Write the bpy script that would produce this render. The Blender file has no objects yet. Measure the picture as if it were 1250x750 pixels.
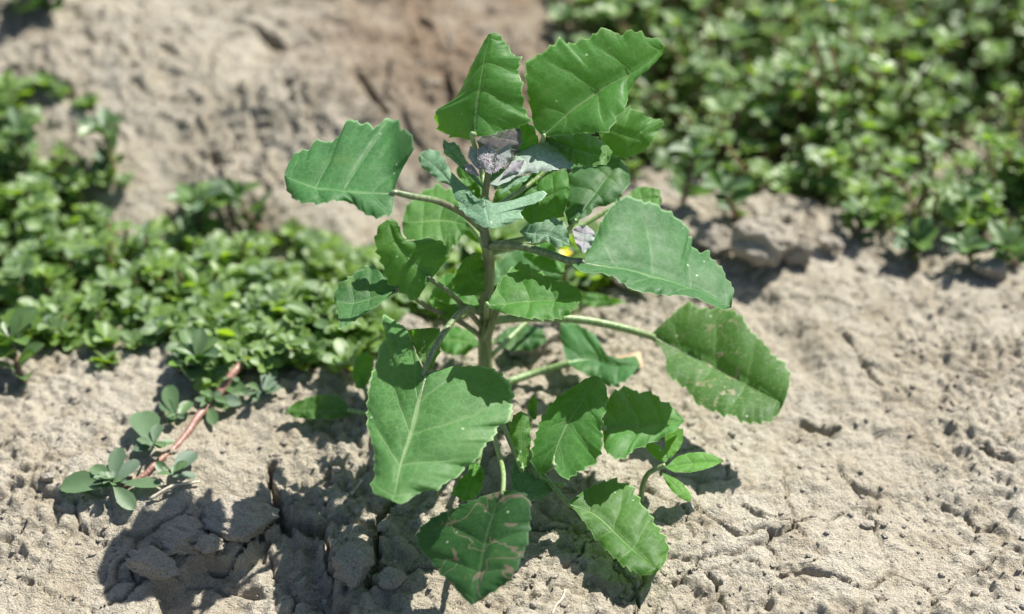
import bpy, math, random
import numpy as np
from mathutils import Vector, Matrix
R = math.radians
scene = bpy.context.scene
col = scene.collection

# ------------------------------------------------------------------ camera
CAM_Y, CAM_Z, DEPR, LENS = -0.461, 0.406, 38.0, 60.0
cam = bpy.data.cameras.new('camera')
cam.lens = LENS; cam.sensor_width = 36.0
cam.clip_start = 0.01; cam.clip_end = 200.0
cam.dof.use_dof = True; cam.dof.focus_distance = 0.55; cam.dof.aperture_fstop = 5.6
cam_o = bpy.data.objects.new('camera', cam)
cam_o.location = (0, CAM_Y, CAM_Z); cam_o.rotation_euler = (R(90 - DEPR), 0, 0)
col.objects.link(cam_o); scene.camera = cam_o

# ------------------------------------------------------------------ sky, sun, exposure
SUN_EL, SUN_AZ = 52.0, 46.0          # azimuth measured from +Y (behind the plant) towards +X (right)
w = bpy.data.worlds.new('World'); scene.world = w; w.use_nodes = True
nt = w.node_tree; nt.nodes.clear()
sky = nt.nodes.new('ShaderNodeTexSky'); sky.sky_type = 'NISHITA'; sky.sun_disc = False
sky.sun_elevation = R(SUN_EL); sky.sun_rotation = R(SUN_AZ)
bg = nt.nodes.new('ShaderNodeBackground'); bg.inputs[1].default_value = 0.062
wo = nt.nodes.new('ShaderNodeOutputWorld')
nt.links.new(sky.outputs[0], bg.inputs[0]); nt.links.new(bg.outputs[0], wo.inputs[0])
sun = bpy.data.lights.new('sun', 'SUN'); sun.energy = 4.6; sun.angle = R(0.5); sun.color = (1.0, 0.965, 0.90)
sun_o = bpy.data.objects.new('sun', sun); col.objects.link(sun_o)
S = Vector((math.sin(R(SUN_AZ)) * math.cos(R(SUN_EL)), math.cos(R(SUN_AZ)) * math.cos(R(SUN_EL)), math.sin(R(SUN_EL))))
sun_o.rotation_euler = S.to_track_quat('Z', 'Y').to_euler()
sun_o.location = S * 2
vs = scene.view_settings
vs.view_transform = 'Standard'; vs.look = 'None'; vs.gamma = 1.0; vs.use_curve_mapping = False
vs.exposure = 1.02

# ------------------------------------------------------------------ surveying helpers (photo measurements -> world)
KPX = 0.5 * 36.0 / LENS / 625.0
FW = np.array([0, math.cos(R(DEPR)), -math.sin(R(DEPR))])
UP = np.array([0, math.sin(R(DEPR)), math.cos(R(DEPR))])
RT = np.array([1.0, 0, 0])
CP = np.array([0, CAM_Y, CAM_Z])
def ray(px, py): return FW + RT * (px - 625) * KPX + UP * (375 - py) * KPX
def at_z(px, py, z=0.0):
    d = ray(px, py); return CP + d * ((z - CAM_Z) / d[2])
def at_y(px, py, y=0.0):
    d = ray(px, py); return CP + d * ((y - CAM_Y) / d[1])
def at_d(px, py, dep): return CP + ray(px, py) * dep
def depth_of(p): return float(np.dot(np.asarray(p) - CP, FW))

# ------------------------------------------------------------------ numpy noise
def _h(ix, iy, seed):
    a = (ix.astype(np.int64) * 374761393 + iy.astype(np.int64) * 668265263 + seed * 974711) & 0xFFFFFFFF
    a = ((a ^ (a >> 13)) * 1274126177) & 0xFFFFFFFF
    a = ((a ^ (a >> 16)) * 2246822519) & 0xFFFFFFFF
    return ((a ^ (a >> 15)) & 0xFFFFFF) / float(0x1000000)
def vnoise(x, y, seed=0):
    ix = np.floor(x); iy = np.floor(y); fx = x - ix; fy = y - iy
    ux = fx * fx * fx * (fx * (fx * 6 - 15) + 10); uy = fy * fy * fy * (fy * (fy * 6 - 15) + 10)
    a = _h(ix, iy, seed); b = _h(ix + 1, iy, seed); c = _h(ix, iy + 1, seed); d = _h(ix + 1, iy + 1, seed)
    return (a + (b - a) * ux + (c - a) * uy + (a - b - c + d) * ux * uy) * 2 - 1
def fbm(x, y, seed=0, oct=4, gain=0.5):
    s = 0; a = 1.0; f = 1.0
    for o in range(oct):
        s = s + a * vnoise(x * f + o * 17.3, y * f - o * 9.1, seed + o); a *= gain; f *= 2.03
    return s
def worley(x, y, seed=0, jit=0.9):
    ix = np.floor(x); iy = np.floor(y)
    f1 = np.full(x.shape, 9.0); f2 = np.full(x.shape, 9.0); cid = np.zeros(x.shape)
    for dx in (-1, 0, 1):
        for dy in (-1, 0, 1):
            cx = ix + dx; cy = iy + dy
            px = cx + 0.5 + jit * (_h(cx, cy, seed) - 0.5); py = cy + 0.5 + jit * (_h(cx, cy, seed + 77) - 0.5)
            d = np.hypot(px - x, py - y); m = d < f1
            f2 = np.where(m, f1, np.minimum(f2, d)); cid = np.where(m, _h(cx, cy, seed + 151), cid); f1 = np.where(m, d, f1)
    return f1, f2, cid
def sst(a, b, x):
    t = np.clip((x - a) / (b - a), 0, 1); return t * t * (3 - 2 * t)
def seg_dist(x, y, pts):
    best = np.full(x.shape, 1e3)
    for (ax, ay), (bx, by) in zip(pts[:-1], pts[1:]):
        vx, vy = bx - ax, by - ay; L = vx * vx + vy * vy + 1e-12
        t = np.clip(((x - ax) * vx + (y - ay) * vy) / L, 0, 1)
        best = np.minimum(best, np.hypot(x - ax - t * vx, y - ay - t * vy))
    return best
def in_poly(x, y, poly):
    c = np.zeros(x.shape, bool); n = len(poly)
    for i in range(n):
        (x1, y1), (x2, y2) = poly[i], poly[(i + 1) % n]
        c ^= ((y1 > y) != (y2 > y)) & (x < (x2 - x1) * (y - y1) / (y2 - y1 + 1e-12) + x1)
    return c

# ------------------------------------------------------------------ soil relief
def gpts(l, z=0.0): return [tuple(at_z(a, b, z)[:2]) for a, b in l]
# (polyline, half width mm, depth mm): the cracks that show
CRACKS = [([(333, 572), (331, 600), (337, 622), (352, 633), (385, 639), (405, 631), (428, 634), (455, 638)], 2.0, 11),
          ([(337, 622), (318, 648), (292, 664), (262, 676)], 1.9, 10),
          ([(337, 606), (330, 626), (345, 634)], 3.2, 12),
          ([(478, 612), (458, 640), (456, 665), (462, 690), (482, 702), (512, 690), (540, 688)], 2.1, 11),
          ([(462, 690), (453, 704), (458, 716)], 1.5, 8),
          ([(396, 640), (399, 662), (396, 684), (405, 700), (402, 712)], 1.0, 6),
          ([(836, 640), (846, 660), (853, 690), (872, 716), (884, 750)], 0.9, 5),
          ([(748, 690), (768, 712), (776, 735), (780, 770)], 1.2, 4), ([(800, 712), (826, 716), (853, 692)], 1.1, 6),
          ([(700, 700), (716, 672), (735, 655), (760, 700)], 0.7, 3),
          ([(1030, 408), (1044, 430), (1060, 452), (1078, 472)], 1.2, 6), ([(985, 508), (1010, 522), (1022, 518)], 2.2, 6),
          ([(1204, 552), (1226, 560), (1260, 566)], 1.3, 6), ([(1180, 618), (1192, 640), (1215, 632)], 1.0, 5),
          ([(905, 620), (930, 632), (960, 640), (978, 660)], 0.9, 4), ([(1048, 330), (1070, 335), (1090, 342)], 1.2, 5),
          ([(90, 612), (96, 640), (140, 668), (168, 700), (120, 735)], 0.6, 3), ([(20, 700), (70, 712), (110, 740)], 0.6, 3),
          ([(860, 700), (900, 690), (940, 700), (990, 690)], 0.6, 3),
          ([(640, 640), (662, 655), (690, 650)], 0.9, 5)]
FAR_CRACKS = [([(-30, 96), (30, 96), (60, 108), (96, 122)], 3.4, 12), ([(112, 55), (148, 78), (150, 88)], 2.6, 9), ([(186, 66), (215, 84)], 2.2, 8),
              ([(275, 40), (320, 46), (345, 62)], 2.6, 9), ([(305, 116), (330, 138), (372, 116), (400, 120)], 2.6, 9),
              ([(190, 200), (215, 205), (222, 190)], 2.4, 9), ([(255, 160), (270, 175)], 3.0, 9), ([(400, 40), (430, 44)], 2.8, 9),
              ([(515, 35), (527, 48)], 3.2, 10), ([(545, 95), (552, 118)], 2.4, 9), ([(440, 100), (470, 128)], 2.2, 8), ([(375, 8), (410, 14)], 3.0, 9)]
RCL = [(gpts(p), a / 1000, b / 1000) for p, a, b in CRACKS] + [(gpts(p, 0.012), a / 1000, b / 1000) for p, a, b in FAR_CRACKS]
LOWER = gpts([(333, 634), (292, 668), (232, 672), (178, 698), (196, 760), (430, 790), (418, 730), (398, 690), (394, 644)])
EROD = gpts([(885, 352), (960, 350), (970, 380), (1030, 440), (1000, 480), (940, 450), (900, 380)])
EDGE_X = np.array([-9, -.30, -.16, -.08, 0.0, .05, .10, .17, .30, 9]); EDGE_Y = np.array([.0, .0, .022, .05, .085, .12, .122, .112, .105, .1])
FAR_X = np.array([-9, -.25, -.12, 0.0, .06, .15, .3, 9]); FAR_Y = np.array([.12, .12, .10, .13, .20, .36, .5, .6])
def ground_h(x, y, detail=True):
    x = np.asarray(x, float); y = np.asarray(y, float)
    fade = 1 - sst(0.5, 1.4, np.hypot(x, y - 0.1))
    wob = 0.012 * fbm(x * 14, y * 14, 5, 3)
    e = y + wob - np.interp(x, EDGE_X, EDGE_Y); f = y + wob - np.interp(x, FAR_X, FAR_Y)
    furrow = -0.022 * sst(-0.01, 0.07, e) * (1 - sst(0.0, 0.10, f)) * sst(-.01, .05, e)
    h = furrow + 0.020 * sst(0.0, 0.12, f) + 0.035 * sst(0.7, 3.0, np.hypot(x, y)) * vnoise(x * 0.8, y * 0.8, 3)
    h = h + 0.0042 * fbm(x * 11 + 3.1, y * 11, 11, 3) * (0.4 + 0.6 * sst(0.02, .1, np.hypot(x, y)))
    h = h + 0.0045 * np.exp(-((x + .008) ** 2 + y * y) / .0012)              # earth drawn up round the stem
    # plates of dried crust with cracks between them
    wx = x + 0.006 * fbm(x * 45, y * 45, 21, 3); wy = y + 0.006 * fbm(x * 45 + 7, y * 45, 22, 3)
    f1, f2, cid = worley(wx * 24, wy * 24, 31)
    cm = sst(0.05, 0.6, fbm(x * 13, y * 13, 33, 2))
    h = h + fade * ((cid - 0.5) * 0.0022 * cm - 0.0034 * cm * (1 - sst(0.0, 0.036, f2 - f1)))
    g1, g2, gid = worley(wx * 62, wy * 62, 41)
    cm2 = sst(-0.2, 0.35, fbm(x * 19 + 5, y * 19, 43, 2))
    h = h + fade * cm2 * ((gid - 0.5) * 0.0016 - 0.0016 * (1 - sst(0.0, 0.07, g2 - g1)))
    l1, l2, lid = worley(wx * 42 + 3, wy * 42, 47); h = h + fade * sst(.10, .17, y) * .0050 * (np.sqrt(np.clip(1 - (l1 / .7) ** 2, 0, 1)) - .4) * lid
    if not detail: return h
    # crumbs: coarse to fine, only in patches
    wx2 = x + .0022 * fbm(x * 160, y * 160, 61, 2); wy2 = y + .0022 * fbm(x * 160 + 3, y * 160, 62, 2)
    a1, a2, aid = worley(wx2 * 110, wy2 * 110, 51)
    pm = sst(-0.25, 0.55, fbm(x * 17 + 9, y * 17, 53, 3)); farm = sst(.1, .2, y)
    h = h + fade * (0.35 + pm + .5 * farm) * 0.0017 * (np.sqrt(np.clip(1 - (a1 / 0.62) ** 2, 0, 1)) - 0.5) * (0.1 + 0.9 * aid)
    b1, b2, bid = worley(wx2 * 260, wy2 * 260, 57)
    h = h + fade * (0.3 + pm) * 0.0010 * (np.sqrt(np.clip(1 - (b1 / 0.62) ** 2, 0, 1)) - 0.5) * bid
    pit = sst(.6, .95, vnoise(x * 95, y * 95, 91)) * (0.1 + .7 * pm)
    h = h - fade * pit * 0.0016
    h = h + fade * (0.0009 * fbm(x * 80, y * 80, 71, 3, 0.55) + (.0007 + .0011 * pm) * fbm(x * 300, y * 300, 73, 2, .6))
    # the cracks, the sunken plate and the worn hollow that show in the picture
    jx = x + 0.0016 * fbm(x * 130, y * 130, 81, 3); jy = y + 0.0016 * fbm(x * 130 + 5, y * 130, 82, 3)
    near = (np.abs(x) < .4) & (y > -.2) & (y < .45)
    if near.any():
        xx, yy = jx[near], jy[near]; hh = np.zeros(xx.shape)
        for pts, hw, dp in RCL:
            d = seg_dist(xx, yy, pts); ww = .72 * hw * (0.7 + 0.6 * vnoise(xx * 70, yy * 70, 83))
            hh = np.minimum(hh, -dp * (1 - sst(ww * 0.6, ww * 1.15, d)))
            hh = hh + 0.0012 * np.exp(-((d - 2.2 * hw) / (1.2 * hw)) ** 2) * (hw > .0015)
        ins = in_poly(xx, yy, LOWER); d = seg_dist(xx, yy, LOWER + LOWER[:1])
        hh = hh - np.where(ins, 0.0065 * sst(0, .003, d), 0)
        ins = in_poly(xx, yy, EROD); d = seg_dist(xx, yy, EROD + EROD[:1])
        hh = hh - np.where(ins, 0.004 * sst(0, .012, d), 0)
        h = h.copy(); h[near] += hh
    return h
def gz(x, y):
    i = int(np.clip(np.searchsorted(xs, x) - 1, 0, nx - 2)); j = int(np.clip(np.searchsorted(ys, y) - 1, 0, ny - 2))
    a = (x - xs[i]) / (xs[i + 1] - xs[i]); b = (y - ys[j]) / (ys[j + 1] - ys[j])
    return float((Z[j, i] * (1 - a) + Z[j, i + 1] * a) * (1 - b) + (Z[j + 1, i] * (1 - a) + Z[j + 1, i + 1] * a) * b)
def on_ground(px, py):
    z = 0.0
    for _ in range(6):
        p = at_z(px, py, z); z = gz(p[0], p[1])
    return np.array([p[0], p[1], z])

# ------------------------------------------------------------------ material helpers
def new_mat(name):
    m = bpy.data.materials.new(name); m.use_nodes = True; t = m.node_tree; t.nodes.clear(); return m, t
class N:
    def __init__(s, t): s.t = t
    def n(s, kind, **kw):
        x = s.t.nodes.new('ShaderNode' + kind)
        for k, v in kw.items(): setattr(x, k, v)
        return x
    def put(s, sock, v):
        if isinstance(v, bpy.types.NodeSocket): s.t.links.new(v, sock)
        elif v is not None: sock.default_value = v
    def math(s, op, a, b=None, clamp=False):
        x = s.n('Math', operation=op, use_clamp=clamp); s.put(x.inputs[0], a)
        if b is not None: s.put(x.inputs[1], b)
        return x.outputs[0]
    def rng(s, v, a, b, c=0.0, d=1.0):
        x = s.n('MapRange', interpolation_type='SMOOTHSTEP'); s.put(x.inputs[0], v)
        for i, q in enumerate((a, b, c, d)): s.put(x.inputs[i + 1], q)
        return x.outputs[0]
    def mix(s, f, a, b):
        x = s.n('Mix', data_type='RGBA'); s.put(x.inputs[0], f); s.put(x.inputs[6], a); s.put(x.inputs[7], b); return x.outputs[2]
    def noise(s, vec, scale, detail=3, rough=0.5, dist=0.0):
        x = s.n('TexNoise'); s.put(x.inputs['Vector'], vec); x.inputs['Scale'].default_value = scale
        x.inputs['Detail'].default_value = detail; x.inputs['Roughness'].default_value = rough; x.inputs['Distortion'].default_value = dist
        return x.outputs[0]
    def bump(s, h, dist, strength=1.0):
        x = s.n('Bump'); s.put(x.inputs['Height'], h); x.inputs['Distance'].default_value = dist; x.inputs['Strength'].default_value = strength
        return x.outputs[0]
def c4(r, g, b): return (r, g, b, 1.0)

def soil_mat(name, base, dark, light):
    m, t = new_mat(name); g = N(t)
    co = g.n('TexCoord').outputs['Object']
    big = g.rng(g.noise(co, 16, 4, .55), .35, .68)
    c = g.mix(big, c4(*base), c4(*light))
    c = g.mix(g.rng(g.noise(co, 60, 5, .6), .42, .72, 0, .75), c, c4(*dark))
    dv = g.n('VectorMath', operation='DISTANCE'); g.put(dv.inputs[0], co); dv.inputs[1].default_value = (-.005, .25, .01)
    if name.startswith('dry'): c = g.mix(g.math('MULTIPLY', g.rng(dv.outputs['Value'], .04, .13, 1, 0), g.rng(g.noise(co, 30, 4), .3, .6, .45, .95)), c, c4(.25, .175, .115))
    grain = g.noise(co, 1500, 3, .65)
    c = g.mix(g.rng(grain, .35, .6, 0.55, 0), c, c4(*[v * .62 for v in dark]))
    c = g.mix(g.rng(g.noise(co, 820, 2, .5), .62, .74, 0, .6), c, c4(.60, .57, .50))
    p = g.n('BsdfPrincipled'); g.put(p.inputs['Base Color'], c); p.inputs['Roughness'].default_value = .95
    p.inputs['Specular IOR Level'].default_value = .12
    hgt = g.math('ADD', g.math('MULTIPLY', g.noise(co, 420, 5, .65), 1.0), g.math('MULTIPLY', grain, .45))
    g.put(p.inputs['Normal'], g.bump(hgt, .0024, 1.0))
    o = g.n('OutputMaterial'); g.put(o.inputs[0], p.outputs[0]); return m
M_SOIL = soil_mat('dry_silt_soil', (.475, .425, .332), (.36, .305, .22), (.545, .50, .412))
M_CLOD = soil_mat('clod_soil', (.46, .41, .335), (.35, .30, .225), (.525, .48, .405))

def leaf_mat(name, base, deep, vein, trans, wax=.0, scar=0.0, mealy=0.0, purple=0.0, rough=.42, nveins=4.0):
    m, t = new_mat(name); g = N(t)
    uvn = g.n('UVMap', uv_map='leaf_uv').outputs[0]
    sx = g.n('SeparateXYZ'); g.put(sx.inputs[0], uvn)
    u = g.math('ABSOLUTE', g.math('SUBTRACT', g.math('MULTIPLY', sx.outputs[0], 2.0), 1.0)); v = sx.outputs[1]
    obj = g.n('TexCoord').outputs['Object']
    rnd = g.n('ObjectInfo').outputs['Random']
    big = g.noise(obj, 70, 5, .62)
    c = g.mix(g.rng(big, .38, .66), c4(*base), c4(*deep))
    c = g.mix(g.rng(g.noise(obj, 420, 3, .6), .5, .75, 0, .35), c, c4(*[min(1, q * 1.5) for q in base]))
    hs = g.n('HueSaturation'); g.put(hs.inputs['Hue'], g.rng(rnd, 0, 1, .488, .508)); g.put(hs.inputs['Value'], g.rng(rnd, 0, 1, .88, 1.1)); g.put(hs.inputs['Color'], c); c = hs.outputs[0]
    # veins from the blade's own coordinates: midrib and side veins that thin towards the margin
    wob = g.math('MULTIPLY', g.math('SUBTRACT', g.noise(obj, 150, 2), .5), .05)
    mid = g.rng(g.math('ADD', u, g.math('MULTIPLY', v, .02)), .018, .055, 1, 0)
    vv = g.math('ADD', g.math('ADD', v, g.math('MULTIPLY', u, .10)), wob)
    fr = g.math('ABSOLUTE', g.math('SUBTRACT', g.math('FRACT', g.math('ADD', g.math('MULTIPLY', vv, nveins), .12)), .5))
    lat = g.math('MULTIPLY', g.rng(fr, .445, .49, 0, 1), g.rng(u, .45, .98, .75, .05))
    net = g.n('TexVoronoi', feature='DISTANCE_TO_EDGE'); g.put(net.inputs['Vector'], obj); net.inputs['Scale'].default_value = 330
    netv = g.rng(net.outputs[0], .02, .09, .17, 0)
    vm = g.math('MAXIMUM', g.math('MAXIMUM', g.math('MULTIPLY', mid, .75), g.math('MULTIPLY', lat, .42)), netv)
    c = g.mix(vm, c, c4(*vein))
    edge = g.rng(u, .955, .995, 0, .6); c = g.mix(edge, c, c4(*[min(1, q * 1.5 + .03) for q in vein]))
    meal = g.math('MULTIPLY', g.rng(g.noise(obj, 1100, 4, .7), .36 - mealy * .2, .86, 0, 1), .04 + .96 * mealy)
    c = g.mix(meal, c, c4(.50, .56, .52))
    sp = g.n('TexVoronoi'); g.put(sp.inputs['Vector'], obj); sp.inputs['Scale'].default_value = 190; sp.inputs['Randomness'].default_value = 1.0
    c = g.mix(g.math('MULTIPLY', g.rng(sp.outputs['Distance'], .05, .11, .7, 0), g.rng(g.noise(obj, 55, 2), .45, .6)), c, c4(.42, .44, .34))      # grit and insect specks
    c = g.mix(g.rng(g.noise(obj, 46, 4, .6), .56, .74, 0, .35), c, c4(.10, .16, .03))                                                           # yellowing patches
    if purple:
        pm = g.math('MULTIPLY', g.rng(g.noise(obj, 190, 4, .6), .38, .62, 0, 1), purple); c = g.mix(pm, c, c4(.30, .205, .29))
    trc = g.mix(vm, c4(*trans), c4(*[q * .6 for q in trans]))
    SC = (.125, .108, .082) if scar > 1 else (.30, .24, .17)
    if scar:
        sn = g.noise(obj, 210, 6, .68, .6); far = g.rng(g.noise(obj, 38, 2), .44, .62)
        sm = g.math('MULTIPLY', g.rng(sn, .60 - .06 * scar, .66 - .06 * scar, 0, 1), g.math('MULTIPLY', far, g.rng(v, .15, .5, .25, 1)))
        if scar > 1:      # winding mines left by larvae
            ln = g.math('ABSOLUTE', g.math('SUBTRACT', g.noise(obj, 95, 2, .5, .8), .5)); sm = g.math('MULTIPLY', g.rng(ln, .008, .024, 1, 0), g.rng(g.noise(obj, 30, 2), .36, .5))
        c = g.mix(g.math('MULTIPLY', sm, .85), c, c4(*SC)); trc = g.mix(sm, trc, c4(.10, .07, .03))
        fl = g.rng(g.noise(obj, 900, 2), .58, .66, 0, .12 if scar < 1 else .03); c = g.mix(fl, c, c4(.42, .40, .34))
    p = g.n('BsdfPrincipled'); g.put(p.inputs['Base Color'], c)
    g.put(p.inputs['Roughness'], g.rng(g.noise(obj, 260, 3), .3, .7, rough + .08, rough + .18))
    p.inputs['Specular IOR Level'].default_value = .17
    p.inputs['Sheen Weight'].default_value = wax; p.inputs['Sheen Roughness'].default_value = .45; p.inputs['Sheen Tint'].default_value = c4(.75, .95, 1.0)
    hgt = g.math('ADD', g.math('MULTIPLY', g.math('MAXIMUM', g.math('MULTIPLY', mid, 1.0), g.math('MULTIPLY', lat, .6)), -.7), g.math('ADD', g.math('MULTIPLY', g.noise(obj, 330, 3), .55), g.math('MULTIPLY', netv, -.3)))
    nb = g.bump(hgt, .0005, .45); g.put(p.inputs['Normal'], nb)
    tr = g.n('BsdfTranslucent'); g.put(tr.inputs[0], trc); g.put(tr.inputs['Normal'], nb)
    ad = g.n('AddShader'); g.put(ad.inputs[0], p.outputs[0]); g.put(ad.inputs[1], tr.outputs[0])
    o = g.n('OutputMaterial'); g.put(o.inputs[0], ad.outputs[0]); return m
G_BASE, G_DEEP, G_VEIN, G_TR = (.039, .112, .020), (.019, .072, .009), (.15, .24, .08), (.072, .182, .004)
M_LEAF = leaf_mat('goosefoot_leaf', G_BASE, G_DEEP, G_VEIN, G_TR)
M_LEAFB = leaf_mat('goosefoot_leaf_blue', (.029, .096, .026), (.017, .066, .017), (.12, .205, .09), (.04, .115, .006), wax=.0)
M_LEAFL = leaf_mat('goosefoot_leaf_pale', (.055, .134, .038), (.030, .090, .021), (.19, .28, .12), (.065, .165, .008))
M_SCAR = leaf_mat('goosefoot_leaf_scarred', (.040, .108, .024), (.024, .076, .014), G_VEIN, (.045, .115, .005), scar=.75)
M_SCAR_SHADED = leaf_mat('goosefoot_leaf_mined_shaded', (.020, .072, .022), (.012, .050, .014), (.055, .10, .04), (.015, .06, .004), scar=1.3)  # mines are real; the green is darkened to stand in for shade
M_YOUNG = leaf_mat('goosefoot_leaf_young', (.070, .160, .080), (.046, .118, .054), (.20, .28, .19), (.05, .12, .01), wax=.0, mealy=.3, rough=.5)
M_TIP = leaf_mat('goosefoot_leaf_tip', (.17, .205, .18), (.12, .155, .13), (.30, .30, .30), (.05, .08, .02), wax=.0, mealy=.5, purple=.55, rough=.55)
M_SILV = leaf_mat('goosefoot_leaf_silver', (.16, .225, .175), (.11, .175, .125), (.30, .34, .30), (.06, .11, .03), wax=.0, mealy=.6, purple=.15, rough=.5)
M_GREYP = leaf_mat('goosefoot_leaf_grey', (.055, .070, .045), (.038, .055, .035), (.12, .12, .115), (.02, .035, .008), mealy=.25, purple=.35, rough=.5)
M_SEED = leaf_mat('seedling_leaf', (.052, .155, .020), (.034, .115, .012), (.16, .27, .075), (.075, .20, .004), wax=.0, rough=.46)

def stem_mat(name, a, b, c_):
    m, t = new_mat(name); g = N(t); co = g.n('TexCoord').outputs['Object']
    mp = g.n('Mapping'); mp.inputs['Scale'].default_value = (1, 1, .12); g.put(mp.inputs[0], co)
    k = g.mix(g.rng(g.noise(mp.outputs[0], 900, 3), .42, .6), c4(*a), c4(*b))
    k = g.mix(g.rng(g.noise(co, 60, 3), .48, .68, 0, .8), k, c4(*c_))
    p = g.n('BsdfPrincipled'); g.put(p.inputs['Base Color'], k); p.inputs['Roughness'].default_value = .4
    p.inputs['Subsurface Weight'].default_value = .15; p.inputs['Subsurface Radius'].default_value = (.4, .6, .2); p.inputs['Subsurface Scale'].default_value = .0015
    g.put(p.inputs['Normal'], g.bump(g.noise(mp.outputs[0], 1100, 2), .0004, .6))
    o = g.n('OutputMaterial'); g.put(o.inputs[0], p.outputs[0]); return m
M_STEM = stem_mat('goosefoot_stem', (.16, .22, .08), (.25, .30, .15), (.14, .10, .07))
M_STEMP = stem_mat('goosefoot_stem_purple', (.11, .15, .07), (.18, .20, .13), (.13, .09, .08))
M_PET = stem_mat('petiole_green', (.17, .27, .09), (.26, .36, .16), (.20, .25, .10))
M_PETP = stem_mat('petiole_purplish', (.13, .19, .075), (.22, .27, .15), (.15, .12, .09))
M_PINK = stem_mat('purslane_stem', (.27, .13, .10), (.34, .19, .15), (.22, .14, .08))

def succulent_mat(name, a, b, rough, tint_attr, k=1.0):
    m, t = new_mat(name); g = N(t); co = g.n('TexCoord').outputs['Object']
    if tint_attr: f = g.n('Attribute', attribute_name='tint').outputs['Fac']
    else: f = g.n('ObjectInfo').outputs['Random']
    c = g.mix(f, c4(*a), c4(*b))
    c = g.mix(g.rng(g.noise(co, 320 * k, 3), .5, .75, 0, .5), c, c4(*[min(1, q * 1.45) for q in a]))
    fac = g.n('NewGeometry').outputs['Backfacing']
    p = g.n('BsdfPrincipled'); g.put(p.inputs['Base Color'], c); g.put(p.inputs['Roughness'], g.rng(f, 0, 1, rough, rough + .16))
    p.inputs['Specular IOR Level'].default_value = .45
    g.put(p.inputs['Normal'], g.bump(g.noise(co, 300 * k, 3), .0005, .4))
    tr = g.n('BsdfTranslucent'); g.put(tr.inputs[0], g.mix(f, c4(.18, .28, .010), c4(.08, .15, .014)))
    ad = g.n('AddShader'); g.put(ad.inputs[0], p.outputs[0]); g.put(ad.inputs[1], tr.outputs[0])
    o = g.n('OutputMaterial'); g.put(o.inputs[0], ad.outputs[0]); return m
M_MAT = succulent_mat('purslane_leaf_mass', (.110, .172, .032), (.082, .128, .070), .44, True)
M_PURS = succulent_mat('purslane_leaf', (.075, .125, .050), (.080, .120, .082), .45, False, .01)
M_SPRIG = succulent_mat('purslane_leaf_fresh', (.085, .145, .028), (.065, .11, .058), .38, False, .01)
def plain_mat(name, c, rough=.6, var=.3, sc=300):
    m, t = new_mat(name); g = N(t); co = g.n('TexCoord').outputs['Object']
    k = g.mix(g.rng(g.noise(co, sc, 3), .4, .65), c4(*c), c4(*[q * (1 - var) for q in c]))
    p = g.n('BsdfPrincipled'); g.put(p.inputs['Base Color'], k); p.inputs['Roughness'].default_value = rough
    g.put(p.inputs['Normal'], g.bump(g.noise(co, sc * 3, 2), .0003, .6))
    o = g.n('OutputMaterial'); g.put(o.inputs[0], p.outputs[0]); return m
M_MSTEM = plain_mat('mat_stem', (.22, .13, .085), .5)
M_PETAL = plain_mat('yellow_petal', (.75, .55, .02), .5, .15)
M_BUD = plain_mat('purple_bud', (.38, .33, .37), .85, .4, 900)
M_STRAW_FLECK = plain_mat('straw_or_sun_fleck', (.55, .49, .38), .6, .35, 400)
M_DEAD = plain_mat('dead_leaf', (.50, .36, .22), .7, .35, 200)

# ------------------------------------------------------------------ mesh helpers
def mesh_obj(name, verts, faces, mat, parent=None, smooth=True):
    me = bpy.data.meshes.new(name); me.from_pydata([tuple(v) for v in verts], [], [tuple(f) for f in faces]); me.update()
    if smooth: me.polygons.foreach_set('use_smooth', [True] * len(me.polygons))
    me.materials.append(mat)
    o = bpy.data.objects.new(name, me); col.objects.link(o)
    if parent is not None: o.parent = parent
    return o
def tag(o, label=None, cat=None, group=None, kind=None):
    if label: o['label'] = label
    if cat: o['category'] = cat
    if group: o['group'] = group
    if kind: o['kind'] = kind
    return o
def empty(name, loc):
    e = bpy.data.objects.new(name, None); e.location = loc; e.empty_display_size = .01; col.objects.link(e); return e
def catmull(pts, n=6):
    P = [np.array(p, float) for p in pts]
    if len(P) == 2: return [P[0] + (P[1] - P[0]) * i / n for i in range(n + 1)]
    Q = [2 * P[0] - P[1]] + P + [2 * P[-1] - P[-2]]; out = []
    for i in range(1, len(Q) - 2):
        for k in range(n):
            t = k / n; a, b, c, d = Q[i - 1], Q[i], Q[i + 1], Q[i + 2]
            out.append(.5 * (2 * b + (c - a) * t + (2 * a - 5 * b + 4 * c - d) * t * t + (3 * b - a - 3 * c + d) * t ** 3))
    out.append(P[-1]); return out
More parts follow.
